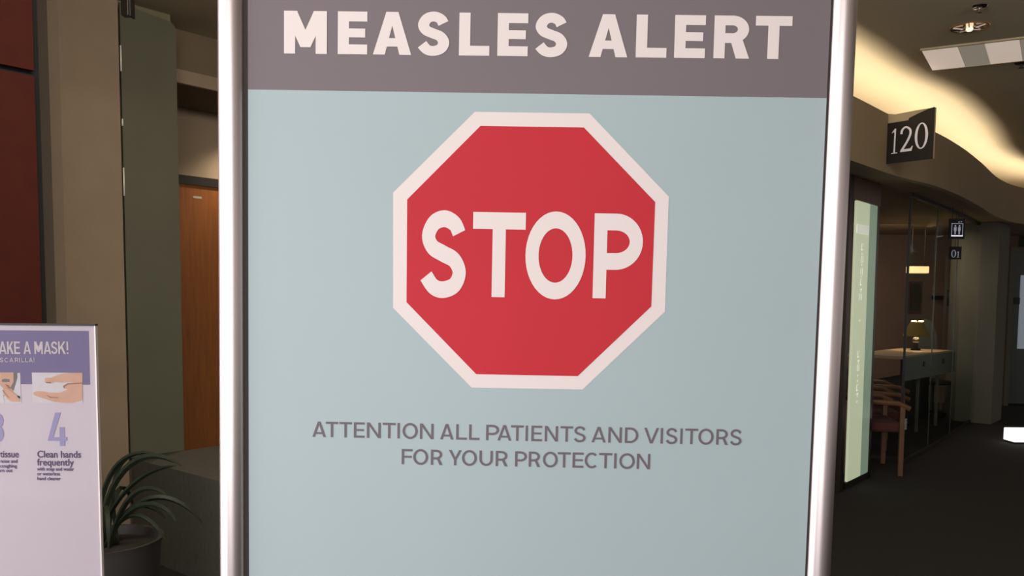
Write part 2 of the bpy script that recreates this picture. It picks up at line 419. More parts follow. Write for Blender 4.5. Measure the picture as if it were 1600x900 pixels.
for k in range(nseg):
    a = cove[int(k * step)]; b = cove[int((k + 1) * step)]
    d = b - a; L_ = d.length; mid = (a + b) / 2
    cl = empty('cove_lamp', (mid.x, mid.y, 2.60), 'warm fluorescent tube hidden behind the curved fascia', 'lamp', group='tubes behind the curved fascia')
    dn = d.normalized()
    bm = bmesh.new(); tube(bm, [(a + dn * .06) + Vector((0, 0, 2.68)), (b - dn * .06) + Vector((0, 0, 2.68))], .014); put('tube', bm, 'tube', cl)
    bm = bmesh.new(); slab(bm, a + dn * .05, b - dn * .05, 2.601, 2.655, .05, Vector((-dn.y, dn.x, 0))); put('batten', bm, 'white', cl)
    l = D.lights.new('cove_light', 'AREA'); l.shape = 'RECTANGLE'; l.size = L_; l.size_y = .14; l.energy = 6.4 * L_; l.color = (1.0, .85, .64)
    lo = D.objects.new('cove_light', l); COL.objects.link(lo); lo.location = (mid.x, mid.y, 2.72)
    lo.rotation_euler = (math.pi, 0, math.atan2(d.y, d.x))
    lo.parent = cl; lo.matrix_parent_inverse = Matrix.Translation((-mid.x, -mid.y, -2.60))

# room number sign
s0 = at_y(1386, 215, 6.28); s1 = at_y(1458, 207, 6.02)
sd = (s1 - s0); sd.z = 0; SW = sd.length; sgn = empty('room_number_sign', (s0.x, s0.y, 0), 'dark projecting room sign reading 120 below the cove light', 'sign', rz=math.atan2(sd.y, sd.x))
SH = 6.2 / FPX
z_bl = at_y(1387, 256, 6.28).z; z_tl = at_y(1386, 193, 6.28).z; z_tr = at_y(1460, 167, 6.02).z; z_bk = at_y(1388, 177, 6.28).z
def lprism(bm, pts, y0, y1):
    a = [bm.verts.new((x, y0, z)) for x, z in pts]; b = [bm.verts.new((x, y1, z)) for x, z in pts]
    n = len(pts); bm.faces.new(a); bm.faces.new(b[::-1])
    for i in range(n): bm.faces.new((b[i], b[(i + 1) % n], a[(i + 1) % n], a[i]))
bm = bmesh.new(); lprism(bm, [(-.012, z_bl), (SW, z_bl), (SW, z_tr), (SW * .6, z_tr), (SW * .15, z_tr - .004), (-.012, z_bk - .0)], .012, .035); put('backplate', bm, 'beige', sgn, world=False)
st = z_tl
pts = [(0, z_bl), (SW, z_bl), (SW, z_tr)] + [(SW * (1 - .53 * t), z_tr - (z_tr - st) * .78 * t ** 1.3) for t in (.12, .3, .5, .7, .85, 1)] + [(SW * .46, st + .0), (0, st)]
bm = bmesh.new(); lprism(bm, pts, 0, .012); put('dark_plate', bm, 'plate', sgn, world=False)
dh = SH * 39; zb_ = z_bl + SH * 13
def num(ch, x0, w, z0, h, parent, m='silver', dep=-.003):
    if ch == '1':
        g = [[(x0 + w * .42, z0), (x0 + w * .62, z0), (x0 + w * .66, z0 + h), (x0 + w * .46, z0 + h)], [(x0 + w * .1, z0), (x0 + w * .95, z0), (x0 + w * .95, z0 + h * .035), (x0 + w * .1, z0 + h * .035)],
             [(x0 + w * .46, z0 + h * .88), (x0 + w * .5, z0 + h), (x0 + w * .1, z0 + h * .86), (x0 + w * .1, z0 + h * .83)]]
    elif ch == '2':
        P = [(.06, .72), (.12, .88), (.4, .975), (.72, .86), (.76, .66), (.5, .36), (.1, .05)]
        g = stroke([(x0 + x * w, z0 + y * h) for x, y in P], w * .17, h * .07) + [[(x0, z0), (x0 + w * .9, z0), (x0 + w, z0 + h * .19), (x0 + w * .93, z0 + h * .19), (x0 + w * .8, z0 + h * .1), (x0 + w * .08, z0 + h * .1)]]
    else:
        g = []; n = 40
        for k in range(n):
            A, B = 2 * math.pi * k / n, 2 * math.pi * (k + 1) / n; cx, cz = x0 + w / 2, z0 + h / 2
            f = lambda t, i: (cx + (w / 2 - i * w * .19) * math.cos(t), cz + (h / 2 - i * h * .045) * math.sin(t))
            g.append([f(A, 1), f(A, 0), f(B, 0), f(B, 1)])
    bm = bmesh.new()
    for i, p in enumerate(g): lprism(bm, p, dep - (.0003 if i and ch != '0' else 0), 0)
    return put('numeral', bm, m, parent, world=False)
k_ = SW / 72
num('1', k_ * 7, k_ * 11, zb_ + SH * 1, SH * 38, sgn); num('2', k_ * 22, k_ * 20, zb_ + SH * 2, SH * 38, sgn); num('0', k_ * 44.5, k_ * 20, zb_ + SH * 3, SH * 39, sgn)
# arm to fascia
bm = bmesh.new(); box(bm, -.16, -.012, .014, .03, z_bl + .08, z_bl + .12); put('mounting_arm', bm, 'beige', sgn, world=False)

# downlight
dc = at_z(1515, 42, CEIL); dl = empty('recessed_downlight', (dc.x, dc.y, CEIL), 'round recessed downlight with amber rim in the ceiling', 'ceiling light')
R_ = 27 * dc.y / FPX
bm = bmesh.new(); lathe(bm, [(R_ * .9, 0), (R_ * 1.0, -.006), (R_ * 1.04, -.001), (R_ * 1.02, 0)], 32, (dc.x, dc.y, CEIL)); put('trim_ring', bm, 'baffle', dl, True)
bm = bmesh.new(); lathe(bm, [(R_ * .9, -.004), (R_ * .86, -.002), (R_ * .6, -.0015), (.001, -.0012)], 32, (dc.x, dc.y, CEIL)); put('reflector', bm, 'reflector', dl, True)
bm = bmesh.new(); lathe(bm, [(.001, -.03), (.016, -.026), (.022, -.014), (.018, -.002)], 16, (dc.x, dc.y, CEIL)); put('bulb', bm, mat('dim_bulb', (255, 240, 215), .3, emit=.8), dl, True)
for k in range(5):
    a = k * 1.256 + .4; bm = bmesh.new()
    tube(bm, [(dc.x + R_ * .35 * math.cos(a), dc.y + R_ * .35 * math.sin(a), CEIL - .012), (dc.x + R_ * .85 * math.cos(a), dc.y + R_ * .85 * math.sin(a), CEIL - .004)], .004); put('louvre_blade', bm, 'white', dl)
# sprinkler heads
for (x, y, lab) in ((1530, 10, 'small chrome sprinkler head above the downlight'), (1596, 98, 'small dark sprinkler head beside the reflected light panel')):
    c = at_z(x, y, CEIL); so = empty('sprinkler_head', (c.x, c.y, CEIL), lab, 'sprinkler')
    bm = bmesh.new(); lathe(bm, [(.001, -.012), (.035, -.01), (.045, -.001), (.046, 0)], 20, (c.x, c.y, CEIL)); put('escutcheon', bm, 'chrome' if x < 1590 else 'black', so, True)
    bm = bmesh.new(); lathe(bm, [(.001, -.04), (.018, -.038), (.018, -.035), (.007, -.034), (.008, -.01)], 12, (c.x, c.y, CEIL)); put('deflector', bm, 'chrome' if x < 1590 else 'black', so, True)
# reflection of a fluorescent light, built as a glowing ceiling panel
T = [at_z(1440, 77, CEIL), at_z(1592, 59, CEIL), at_z(1592, 92, CEIL), at_z(1457, 108, CEIL)]
tu = (T[1] - T[0]); tv = (T[3] - T[0])
tf = empty('reflected_light_panel', (T[0].x, T[0].y, CEIL), 'glowing panel standing in for a reflected fluorescent light near the cove', 'ceiling light')
def tq(u, v, z): p = T[0] + tu * u + tv * v; return Vector((p.x, p.y, z))
def tprism(bm, u0, u1, v0, v1, z0, z1, k=0): prism(bm, [tq(u0, v0, 0), tq(u1, v0, 0), tq(u1 + k, v1, 0), tq(u0 + k, v1, 0)], z0, z1)
bm = bmesh.new()
for q in ((-.01, 1.5, -.03, .0), (-.01, 1.5, 1.0, 1.03), (-.015, .0, 0, 1), (1.49, 1.5, 0, 1)): tprism(bm, *q, CEIL - .012, CEIL)
put('frame', bm, 'beige', tf)  # added rim of the reflected light panel
for (u0, u1, mm, nm) in ((0, .37, 'lens', 'lens'), (.375, .655, 'lensdim', 'lens'), (.66, 1.0, 'lens', 'lens'), (1.005, 1.49, 'lensdim', 'lens')):  # glowing panes standing in for the reflected fluorescent light
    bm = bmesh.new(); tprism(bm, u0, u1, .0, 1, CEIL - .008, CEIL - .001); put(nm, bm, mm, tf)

# ------------------------------------------------------------------ storefront below the soffit
# header, post and lit frosted panel
F0 = at_y(1334, 465, 6.75); F1 = at_y(1366, 465, 7.15); fd = Vector((F1.x - F0.x, F1.y - F0.y, 0)); fn = fd.normalized(); fb_ = Vector((-fn.y, fn.x, 0)); F0 = Vector((F0.x, F0.y, 0)); F1 = Vector((F1.x, F1.y, 0))
zft = at_y(1334, 313, 6.75).z
fp = empty('frosted_light_panel', F0, 'tall backlit frosted glass panel with etched marks beside the sign pole', 'glass panel')
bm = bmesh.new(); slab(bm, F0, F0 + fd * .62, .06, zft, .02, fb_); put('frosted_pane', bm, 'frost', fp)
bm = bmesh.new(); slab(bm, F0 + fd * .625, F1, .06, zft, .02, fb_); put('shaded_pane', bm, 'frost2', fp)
bm = bmesh.new(); slab(bm, F0 + fd * 1.0, F0 + fd * 1.12, .0, zft, .05, fb_); put('side_frame', bm, 'dkmetal', fp)
bm = bmesh.new(); slab(bm, F0 - fd * .05, F0 + fd * 1.12, .0, .055, .05, fb_); put('bottom_rail', bm, 'dkmetal', fp)
bm = bmesh.new()
def etchrow(cy, kind):
    c = F0 + fd * .33 - fb_ * .002; zc = hit_z(1346, cy, F0, fn); s = .026
    def r_(a0, a1, z0, z1): slab(bm, c + fn * a0 * s, c + fn * a1 * s, zc + z0 * s, zc + z1 * s, .002, fb_)
    if kind == 0: r_(-1, 1, .7, 1); r_(-1, -.5, -1, .7); r_(-1, 1, -1, -.7)
    elif kind == 1: r_(-.6, .6, -.5, .1)
    elif kind == 2: r_(-1, -.5, -1, 1); r_(.5, 1, -1, 1)
    else: r_(-1, 1, -.2, .2); r_(-.2, .3, -1, .2)
for cy, kd in ((386, 0), (396, 1), (405, 2), (413, 1), (424, 2), (431, 1), (441, 0), (452, 3), (464, 2), (500, 1), (553, 0), (563, 3), (574, 2), (585, 1), (593, 1), (604, 0), (614, 3), (625, 1)): etchrow(cy, kd)
tag(put('etched_marks', bm, 'etch', fp), kind='stuff')
bm = bmesh.new(); slab(bm, F0 + fd * .02 - fb_ * .003, F0 + fd * .6 - fb_ * .003, hit_z(1345, 365, F0, fn), hit_z(1345, 351, F0, fn), .002, fb_); put('etched_block', bm, 'etch', fp)
bm = bmesh.new(); slab(bm, F0 - fd * .16, F0 + fd * 1.15, zft + .005, 2.535, .12, fb_)
tag(put('door_header_box', bm, 'wood'), 'dark walnut header box above the frosted light panel', 'header')
bm = bmesh.new(); slab(bm, F0 - fd * .32, F0 - fd * .18, 0, 2.535, .05, fb_)
tag(put('door_post', bm, 'dkmetal'), 'bronze metal door post left of the frosted light panel', 'post')

# glass storefront along the curved track
gpx = [(1372, 752), (1408, 728), (1450, 704), (1484, 683), (1517, 660)]
gpt = [at_z(x, y, 0) for x, y in gpx]; gpt = [Vector((p.x, p.y, 0)) for p in gpt]
for i in range(1, 4):
    a, b = gpt[i], gpt[i + 1]; dn = (b - a).normalized(); nb = Vector((-dn.y, dn.x, 0))
    wd = empty('window_%d' % i, a); wd['kind'] = 'structure'
    bm = bmesh.new(); slab(bm, a + dn * .01, b - dn * .01, .04, 2.50, .01, nb); put('pane', bm, 'glass', wd)
    bm = bmesh.new(); slab(bm, a, b, 0, .035, .03, nb); put('floor_track', bm, 'dkmetal', wd)
    bm = bmesh.new(); slab(bm, a, b, 2.505, 2.538, .03, nb); put('head_track', bm, 'black', wd)
    jw = .012 if i == 1 else .004
    bm = bmesh.new(); slab(bm, a - dn * jw, a + dn * .004, .04, 2.50, .02 if i == 1 else .01, nb); put('pane_joint', bm, 'black' if i == 1 else 'glassedge', wd)

# grey column
c0 = at_z(1491, 657, 0); c1 = at_z(1522, 661, 0); c2 = at_z(1548, 663, 0); c3 = at_z(1564, 655, 0)
cc = [Vector((p.x, p.y, 0)) for p in (c0, c1, c2, c3)]
bm = bmesh.new(); prism(bm, [cc[0], cc[1] + Vector((0, .02, 0)), cc[2], cc[3], cc[3] + Vector((-.3, .5, 0)), cc[0] + Vector((.1, .45, 0))], 0, 2.538)
tag(put('wall_column', bm, 'column'), 'square grey column at the end of the glass storefront', kind='structure')

# waiting room walls
bm = bmesh.new(); box(bm, 3.2, 7.6, 12.6, 12.75, 0, 2.538); tag(put('wall_waiting_room', bm, 'brownwall'), 'red-brown back wall of the waiting room', kind='structure')
bm = bmesh.new(); prism(bm, [Vector((7.6, 12.6, 0)), Vector((13, 14.5, 0)), Vector((13, 14.7, 0)), Vector((7.6, 12.75, 0))], 0, 2.538); tag(put('wall_right', bm, 'dark'), 'dark far wall at the right end of the lobby', kind='structure')
bm = bmesh.new(); box(bm, 1.9, 3.2, 12.6, 12.75, 0, 2.538); tag(put('wall_inner', bm, 'dark'), kind='structure')
# dark picture and strip lamp and screen
a = at_y(1420, 440, 12.58); b = at_y(1438, 489, 12.58)
pf = empty('framed_picture', (a.x, 12.59, b.z), 'dark framed picture on the waiting room back wall', 'picture')
bm = bmesh.new(); box(bm, a.x, b.x, 12.56, 12.595, b.z, a.z, bev=.004); put('frame', bm, 'wood', pf)
bm = bmesh.new(); box(bm, a.x + .02, b.x - .02, 12.55, 12.56, b.z + .03, a.z - .03); put('print', bm, 'dark', pf)
a = at_y(1421, 416, 11.2); b = at_y(1452, 427, 11.2)
sl = empty('strip_lamp', ((a.x + b.x) / 2, 11.25, b.z), 'warm glowing strip lamp seen through the storefront glass', 'lamp')
bm = bmesh.new(); box(bm, a.x, b.x, 11.2, 11.3, b.z, a.z, bev=.01); put('diffuser', bm, 'warm', sl)
bm = bmesh.new()
for x in (a.x + .05, b.x - .05): tube(bm, [(x, 11.25, a.z), (x, 11.25, 2.54)], .008)
put('hanger', bm, 'dkmetal', sl)
a = at_y(1485, 456, 12.0); b = at_y(1499, 473, 12.0)
sc_ = empty('lit_monitor', ((a.x + b.x) / 2, 12.0, b.z), 'small white glowing wall screen left of the grey column', 'screen')
bm = bmesh.new(); box(bm, a.x, b.x, 12.0, 12.03, (a.z + b.z) / 2, a.z, bev=.01); put('bright_bar', bm, 'screen', sc_)
bm = bmesh.new(); box(bm, (a.x + b.x) / 2, b.x, 12.0, 12.03, b.z, (a.z + b.z) / 2); put('lower_bar', bm, 'screen', sc_)
bm = bmesh.new(); box(bm, a.x - .06, b.x + .01, 12.03, 12.06, b.z - .05, a.z + .03); put('housing', bm, 'black', sc_)
bm = bmesh.new(); box(bm, (a.x + b.x) / 2 - .03, (a.x + b.x) / 2 + .03, 12.06, 12.6, b.z + .04, b.z + .1); put('wall_arm', bm, 'black', sc_)
# door frame lines
a = at_y(1481, 402, 11.8); b = at_y(1502, 470, 11.8)
gf = empty('interior_door_frame', (a.x, 11.8, 0), 'thin grey metal door frame inside the waiting room near the column', 'door frame')
for x in (a.x, b.x):
    bm = bmesh.new(); box(bm, x - .012, x + .012, 11.8, 11.84, 0, a.z); put('upright', bm, 'column', gf)
zc = at_y(1490, 431, 11.8).z
bm = bmesh.new(); box(bm, a.x + .012, b.x - .012, 11.8, 11.84, zc - .015, zc + .015); put('crossbar', bm, 'column', gf)
# hanging elevator sign
Y_ = 8.9; a = at_y(1487, 349, Y_); b = at_y(1504, 369, Y_); sx = b.x - a.x; sz = a.z - b.z
es = empty('elevator_sign', (a.x, Y_, b.z), 'small dark hanging sign with two white figures in a frame', 'sign')
bm = bmesh.new(); box(bm, -.02, sx + .02, 0, .02, -.03, sz + .05); put('plate', bm, 'black', es, world=False)
bm = bmesh.new()
for q in ((0, .006, 0, sz), (sx - .006, sx, 0, sz), (0, sx, sz - .006, sz)): box(bm, q[0], q[1], -.003, 0, q[2], q[3])
for cx in (.32, .68):
    bmesh.ops.create_circle(bm, cap_ends=True, radius=sx * .08, segments=12, matrix=Matrix.Translation((sx * cx, -.004, sz * .80)) @ Matrix.Rotation(math.pi / 2, 4, 'X'))
    box(bm, sx * (cx - .11), sx * (cx + .11), -.004, -.001, sz * .4, sz * .7); box(bm, sx * (cx - .06), sx * (cx + .06), -.004, -.001, sz * .14, sz * .4)
for cx, up in ((.62, 1), (.82, -1)):
    v = [(sx * (cx - .08), sz * 1.12 - up * .006), (sx * (cx + .08), sz * 1.12 - up * .006), (sx * cx, sz * 1.12 + up * .008)]
    bm.faces.new([bm.verts.new((x, -.004, z)) for x, z in v])
put('pictogram', bm, 'pict', es, world=False)
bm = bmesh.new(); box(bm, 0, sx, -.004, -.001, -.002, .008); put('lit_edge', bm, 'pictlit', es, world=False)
for x in (.01, sx - .01):
    bm = bmesh.new(); tube(bm, [(x, .01, sz + .05), (x, .01, 2.54 - b.z)], .003); put('hanging_wire', bm, 'dkmetal', es, world=False)
a = at_y(1484, 388, 9.3); b = at_y(1502, 404, 9.3); sx = b.x - a.x; sz = a.z - b.z
ns = empty('number_reflection', (a.x, 9.3, b.z), 'tiny dark added plate imitating the room number mirrored in glass below the elevator sign', 'sign')  # room number reflected in the glass, built as an added hanging plate
bm = bmesh.new(); box(bm, 0, sx, 0, .015, -.01, sz + .02); put('plate', bm, 'black', ns, world=False)
num('0', sx * .15, sx * .38, sz * .1, sz * .75, ns, 'pict'); num('1', sx * .6, sx * .22, sz * .1, sz * .6, ns, 'pict')
bm = bmesh.new(); tube(bm, [(sx / 2, .008, sz + .02), (sx / 2, .008, 2.54 - b.z)], .003); put('hanging_wire', bm, 'dkmetal', ns, world=False)

# reception desk
k0 = at_y(1415, 560, 9.3); k1 = at_y(1493, 548, 10.6); kd = Vector((k1.x - k0.x, k1.y - k0.y, 0)); kn = kd.normalized(); kb = Vector((-kn.y, kn.x, 0))
K0 = Vector((k0.x, k0.y, 0)); ztop = at_y(1413, 560, 9.2).z; zbt = at_y(1413, 597, 9.2).z; KL = kd.length
rd = empty('reception_desk', K0 + kd * .5, 'long reception desk with grey front panel behind the glass', 'desk')
bm = bmesh.new(); slab(bm, K0, K0 + kn * KL, zbt, ztop, .03, kb); put('front_panel', bm, 'desk', rd)
bm = bmesh.new(); slab(bm, K0 + kb * .03, K0 + kn * KL + kb * .03, ztop - .02, ztop + .012, .62, kb); put('desktop', bm, 'desktop', rd)
for t in (.34, .73):
    c = K0 + kn * KL * t
    bm = bmesh.new(); slab(bm, c - kn * .02 - kb * .012, c + kn * .02 - kb * .012, ztop - .13, ztop - .07, .012, kb); put('panel_bolt', bm, 'black', rd)
    bm = bmesh.new(); slab(bm, c - kn * .012 + kb * .04, c + kn * .012 + kb * .04, 0, zbt + .02, .03, kb); put('leg', bm, 'column', rd)
for t in (.03, .97):
    c = K0 + kn * KL * t + kb * .6
    bm = bmesh.new(); slab(bm, c - kn * .02, c + kn * .02, 0, ztop - .02, .04, kb); put('leg', bm, 'black', rd)
bm = bmesh.new(); slab(bm, K0 + kb * .3, K0 + kn * KL + kb * .3, .02, zbt, .02, kb); put('modesty_panel', bm, 'black', rd)
# desk lamp
lp = hit(1434, K0 + kb * .35, kn); LZ = ztop + .012
tl = empty('table_lamp', (lp.x, lp.y, LZ), 'small table lamp with amber cone shade on the reception desk', 'lamp')
bm = bmesh.new(); lathe(bm, [(.001, 0), (.06, 0), (.055, .02), (.03, .03), (.028, .1), (.05, .13), (.02, .16), (.012, .2), (.001, .2)], 20, (lp.x, lp.y, LZ)); put('base', bm, 'black', tl, True)
bm = bmesh.new(); lathe(bm, [(.001, .09), (.034, .1), (.04, .13), (.03, .16), (.001, .165)], 16, (lp.x, lp.y, LZ)); put('ceramic_neck', bm, 'white', tl, True)
bm = bmesh.new(); lathe(bm, [(.16, .18), (.075, .36), (.072, .36), (.155, .18), (.16, .18)], 24, (lp.x, lp.y, LZ)); put('lamp_shade', bm, 'shade', tl, True)
for s in (-1, 1):
    bm = bmesh.new(); tube(bm, [(lp.x + s * .015, lp.y - .02 , LZ + .37), (lp.x + s * .075, lp.y - .02, LZ + .37)], .008); put('bulb', bm, 'bulb', tl)
pl = D.lights.new('desk_lamp_light', 'POINT'); pl.energy = 6; pl.color = (1, .72, .42); pl.shadow_soft_size = .05
po = D.objects.new('desk_lamp_light', pl); COL.objects.link(po); po.location = (lp.x, lp.y, LZ + .30); po.parent = tl; po.matrix_parent_inverse = Matrix.Translation((-lp.x, -lp.y, -LZ))
# office chair
oc = col_at(1462, 11.08); ch_ = empty('office_chair', (oc.x, oc.y, 0), 'grey office chair with rounded backrest behind the reception desk', 'chair')
bm = bmesh.new(); ob = [(-.14, .52), (.14, .52), (.155, .85), (.14, 1.1), (.08, 1.25), (.0, 1.3), (-.08, 1.27), (-.14, 1.1), (-.155, .85)]
M4 = Matrix.Translation((oc.x, oc.y, 0)); vv = []
a_ = [bm.verts.new((oc.x + x, oc.y + .2, z)) for x, z in ob]; b_ = [bm.verts.new((oc.x + x, oc.y + .25, z)) for x, z in ob]
bm.faces.new(a_); bm.faces.new(b_[::-1])
for i in range(len(ob)): j = (i + 1) % len(ob); bm.faces.new((a_[i], a_[j], b_[j], b_[i]))
put('backrest', bm, 'officechair', ch_)
bm = bmesh.new(); box(bm, oc.x - .17, oc.x + .17, oc.y - .2, oc.y + .19, .44, .5, bev=.02); put('seat', bm, 'black', ch_)
bm = bmesh.new(); tube(bm, [(oc.x, oc.y, .06), (oc.x, oc.y, .44)], .03)
for k in range(5):
    a = k * 2 * math.pi / 5; tube(bm, [(oc.x, oc.y, .08), (oc.x + .2 * math.cos(a), oc.y + .2 * math.sin(a), .03)], .02)
put('star_base', bm, 'black', ch_)

# waiting chairs
def chair(P, rz, label):
    t = empty('waiting_chair', P, label, 'chair', rz=rz, group='wood-armed chairs behind the glass')
    def b(name, m, *q, bev=.01): bm = bmesh.new(); box(bm, *q, bev=bev); return put(name, bm, m, t, world=False)
    b('seat', 'uphol', -.26, .26, -.26, .26, .38, .47, bev=.025); b('backrest', 'uphol', -.25, .25, .22, .29, .47, .82, bev=.02)
    for sx_ in (-1, 1):
        for sy_ in (-.24, .24): b('leg', 'armwood', sx_ * .29 - .018, sx_ * .29 + .018, sy_ - .02, sy_ + .02, 0, .62, bev=.004)
        bm = bmesh.new(); tube(bm, [(sx_ * .29, -.3, .60), (sx_ * .29, -.2, .645), (sx_ * .29, 0, .655), (sx_ * .29, .27, .64)], .024); put('armrest', bm, 'armwood', t, world=False, smooth=True)
    return t
def copy_tree(o, parent=None):
    c = o.copy(); COL.objects.link(c); c.parent = parent
    for k in list(o.children): copy_tree(k, c)
    return c
ws = [Vector((.4677 * y - .30, y, 0)) for y in (7.60, 8.27, 8.94)]
labs = ['nearest maroon chair with wooden arms beside the frosted panel', 'middle maroon waiting chair of the row behind the glass',
        'farthest maroon waiting chair in the row, nearest the back wall']
base = chair(ws[0], math.radians(80), labs[0])
for i in (1, 2):
    c = copy_tree(base); c.location = ws[i]; c['label'] = labs[i]

# far door on the right; added glowing box for a bright patch of light
a = at_y(1580, 386, 12.3)
fd_ = empty('door_2', (a.x, 12.3, 0)); fd_['kind'] = 'structure'; fd_['label'] = 'grey-framed glazed door at the far right'
bm = bmesh.new(); box(bm, a.x, a.x + .07, 12.3, 12.38, 0, a.z); box(bm, a.x + .07, a.x + 1.0, 12.3, 12.38, a.z - .07, a.z); box(bm, a.x + 1.0, a.x + 1.07, 12.3, 12.38, 0, a.z); put('frame', bm, 'column', fd_)
bm = bmesh.new(); box(bm, a.x + .07, a.x + 1.0, 12.33, 12.36, .03, a.z - .07); put('leaf', bm, mat('grey_green_door', (70, 76, 74), .4), fd_)
zz = at_y(1590, 470, 12.3).z
bm = bmesh.new(); box(bm, a.x + .09, a.x + .19, 12.315, 12.33, zz - .05, zz + .05, bev=.004); put('door_plate', bm, 'black', fd_)
q0 = at_y(1596, 430, 12.31); q1 = at_y(1596, 545, 12.31)
bm = bmesh.new(); box(bm, q0.x, q0.x + .3, 12.31, 12.33, q1.z, q0.z); put('lit_glazing', bm, mat('daylit_glazing', (150, 160, 170), .3, emit=.35), fd_)
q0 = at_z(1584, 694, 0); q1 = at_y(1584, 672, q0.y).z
lb_ = tag(D.objects.new('floor_light_patch', None), 'added glowing box for a bright patch of light at the right edge', 'light patch'); COL.objects.link(lb_); lb_.location = (q0.x + .3, q0.y + .1, 0)
bm = bmesh.new(); box(bm, q0.x, q0.x + .6, q0.y, q0.y + .2, .02, q1, bev=.008); put('light_patch_face', bm, 'lightpatch', lb_)
bm = bmesh.new(); box(bm, q0.x + .01, q0.x + .59, q0.y + .01, q0.y + .19, 0, .02); put('light_patch_base', bm, 'black', lb_)

# ------------------------------------------------------------------ the alert sign
PSI, RHO = 0.022, 0.0125
BO = at_y(833, 400, 1.0); be = Vector((math.cos(PSI), -math.sin(PSI), 0)); bn = be.cross(Vector((0, 0, 1)))   # bn points away from camera? fixed below
bx = be * math.cos(RHO) - Vector((0, 0, 1)) * math.sin(RHO); bz = be * math.sin(RHO) + Vector((0, 0, 1)) * math.cos(RHO); by = bz.cross(bx)
def on_board(px, py):
    d = ray(px, py); t = (BO - CP).dot(by) / d.dot(by); p = CP + d * t - BO
    return Vector((p.dot(bx), p.dot(bz)))
sign = empty('alert_sign_stand', (0, 0, 0), 'large freestanding measles alert sign in an aluminium frame', 'sign')
sign.matrix_world = Matrix(((bx.x, by.x, bz.x, BO.x), (bx.y, by.y, bz.y, BO.y), (bx.z, by.z, bz.z, BO.z), (0, 0, 0, 1)))
lo_ = on_board(383, 400).x; ro_ = on_board(1281, 400).x; llo = on_board(340, 400).x; rro = on_board(1323, 400).x
ytop = on_board(800, 0).y + .16; ybot = -.80; yband = (on_board(389, 141.2).y + on_board(1287, 152).y) / 2
zfloor = -BO.z + .02
def bput(name, bm, m, parent=None, smooth=False): return put(name, bm, m, parent or sign, smooth, world=False)
bm = bmesh.new(); box(bm, lo_ - .01, ro_ + .01, .0, .012, ybot, ytop); panel = bput('poster_board', bm, 'shadow_gap')
def fl(name, polys, m, dep): return flat(name, polys, m, panel, dep)
fl('pale_field', [[(lo_ + .004, ybot + .01), (ro_ - .0005, ybot + .01), (ro_ - .0005, yband), (lo_ + .004, yband)]], 'blue', -.0002)
fl('grey_band', [[(lo_ + .004, yband), (ro_ - .0005, yband), (ro_ - .0005, ytop - .01), (lo_ + .004, ytop - .01)]], 'band', -.0002)
oc_o = [(742, 174.8), (921.4, 177.4), (1045, 307.2), (1038.9, 487), (910.2, 608.6), (737, 605.6), (614.3, 481), (614.3, 301)]
oc_i = [(600 + x / 1.957, 160 + y / 1.957) for x, y in [(295, 72), (611, 77), (829, 305), (817, 624), (592, 837), (282, 831), (69, 611), (71, 297)]]
fl('octagon_border', [[tuple(on_board(*p)) for p in oc_o]], 'white', -.0004)
fl('red_octagon', [[tuple(on_board(*p)) for p in oc_i]], 'red', -.0006)
def word(name, items, yb, yt, tx, ty, m, dep):
    """items: (char, x0px, x1px); yb(x), yt(x) baseline and top in px"""
    for chx, x0, x1 in items:
        polys = []
        xm = (x0 + x1) / 2
        if chx in 'OSC': ov = (yb(xm) - yt(xm)) * .018
        else: ov = 0
        a = on_board(x0, (yb(x0) + yt(x0)) / 2); b = on_board(x1, (yb(x1) + yt(x1)) / 2)
        bo = on_board(xm, yb(xm) + ov); to = on_board(xm, yt(xm) - ov)
        s = (b.x - a.x) / (x1 - x0); w_, h_ = b.x - a.x, to.y - bo.y
        for p in glyph(chx, w_, h_, tx * s, ty * s): polys.append([(a.x + x, bo.y + y) for x, y in p])
        fl(name, polys, m, dep)
L_ = lambda x0, y0, x1, y1: (lambda x: y0 + (y1 - y0) * (x - x0) / (x1 - x0))
word('heading_letter', [('M', 444, 511), ('E', 528, 574), ('A', 583, 643), ('S', 651, 704), ('L', 717.5, 765), ('E', 777.5, 825), ('S', 834.5, 888.5), ('A', 920.5, 981),
     ('L', 994, 1042), ('E', 1054, 1102), ('R', 1115.5, 1171.5), ('T', 1180, 1237)], L_(444, 83.8, 1230, 92.6), L_(444, 17, 1230, 25.5), 17.5, 15, 'white', -.0006)
word('stop_letter', [('S', 656, 731), ('T', 738.5, 820.5), ('O', 821, 915), ('P', 927.5, 1003.7)], L_(700, 463.3, 960, 466.6), L_(740, 331.5, 950, 333.8), 20.5, 26, 'white', -.0008)
A_ = lambda x: 460 + x / 4.324
B_ = lambda x: 800 + x / 4.21
i1 = [('A', A_(122), A_(213)), ('T', A_(213), A_(295)), ('T', A_(304), A_(388)), ('E', A_(402), A_(474)), ('N', A_(490), A_(583)), ('T', A_(597), A_(684)), ('I', A_(696), A_(712)), ('O', A_(731), A_(833)), ('N', A_(848), A_(940)),
      ('A', A_(985), A_(1075)), ('L', A_(1093), A_(1165)), ('L', A_(1180), A_(1250)), ('P', A_(1295), A_(1382)), ('A', A_(1372), A_(1466)), ('T', B_(-4), B_(76)), ('I', B_(89), B_(104)), ('E', B_(127), B_(197)), ('N', B_(215), B_(302)),
      ('T', B_(318), B_(400)), ('S', B_(405), B_(487)), ('A', B_(523), B_(617)), ('N', B_(633), B_(722)), ('D', B_(742), B_(830)), ('V', B_(868), B_(965)), ('I', B_(977), B_(992)), ('S', B_(1010), B_(1090)), ('I', B_(1106), B_(1121)),
      ('T', B_(1138), B_(1222)), ('O', B_(1225), B_(1325)), ('R', B_(1343), B_(1420)), ('S', B_(1432), B_(1512))]
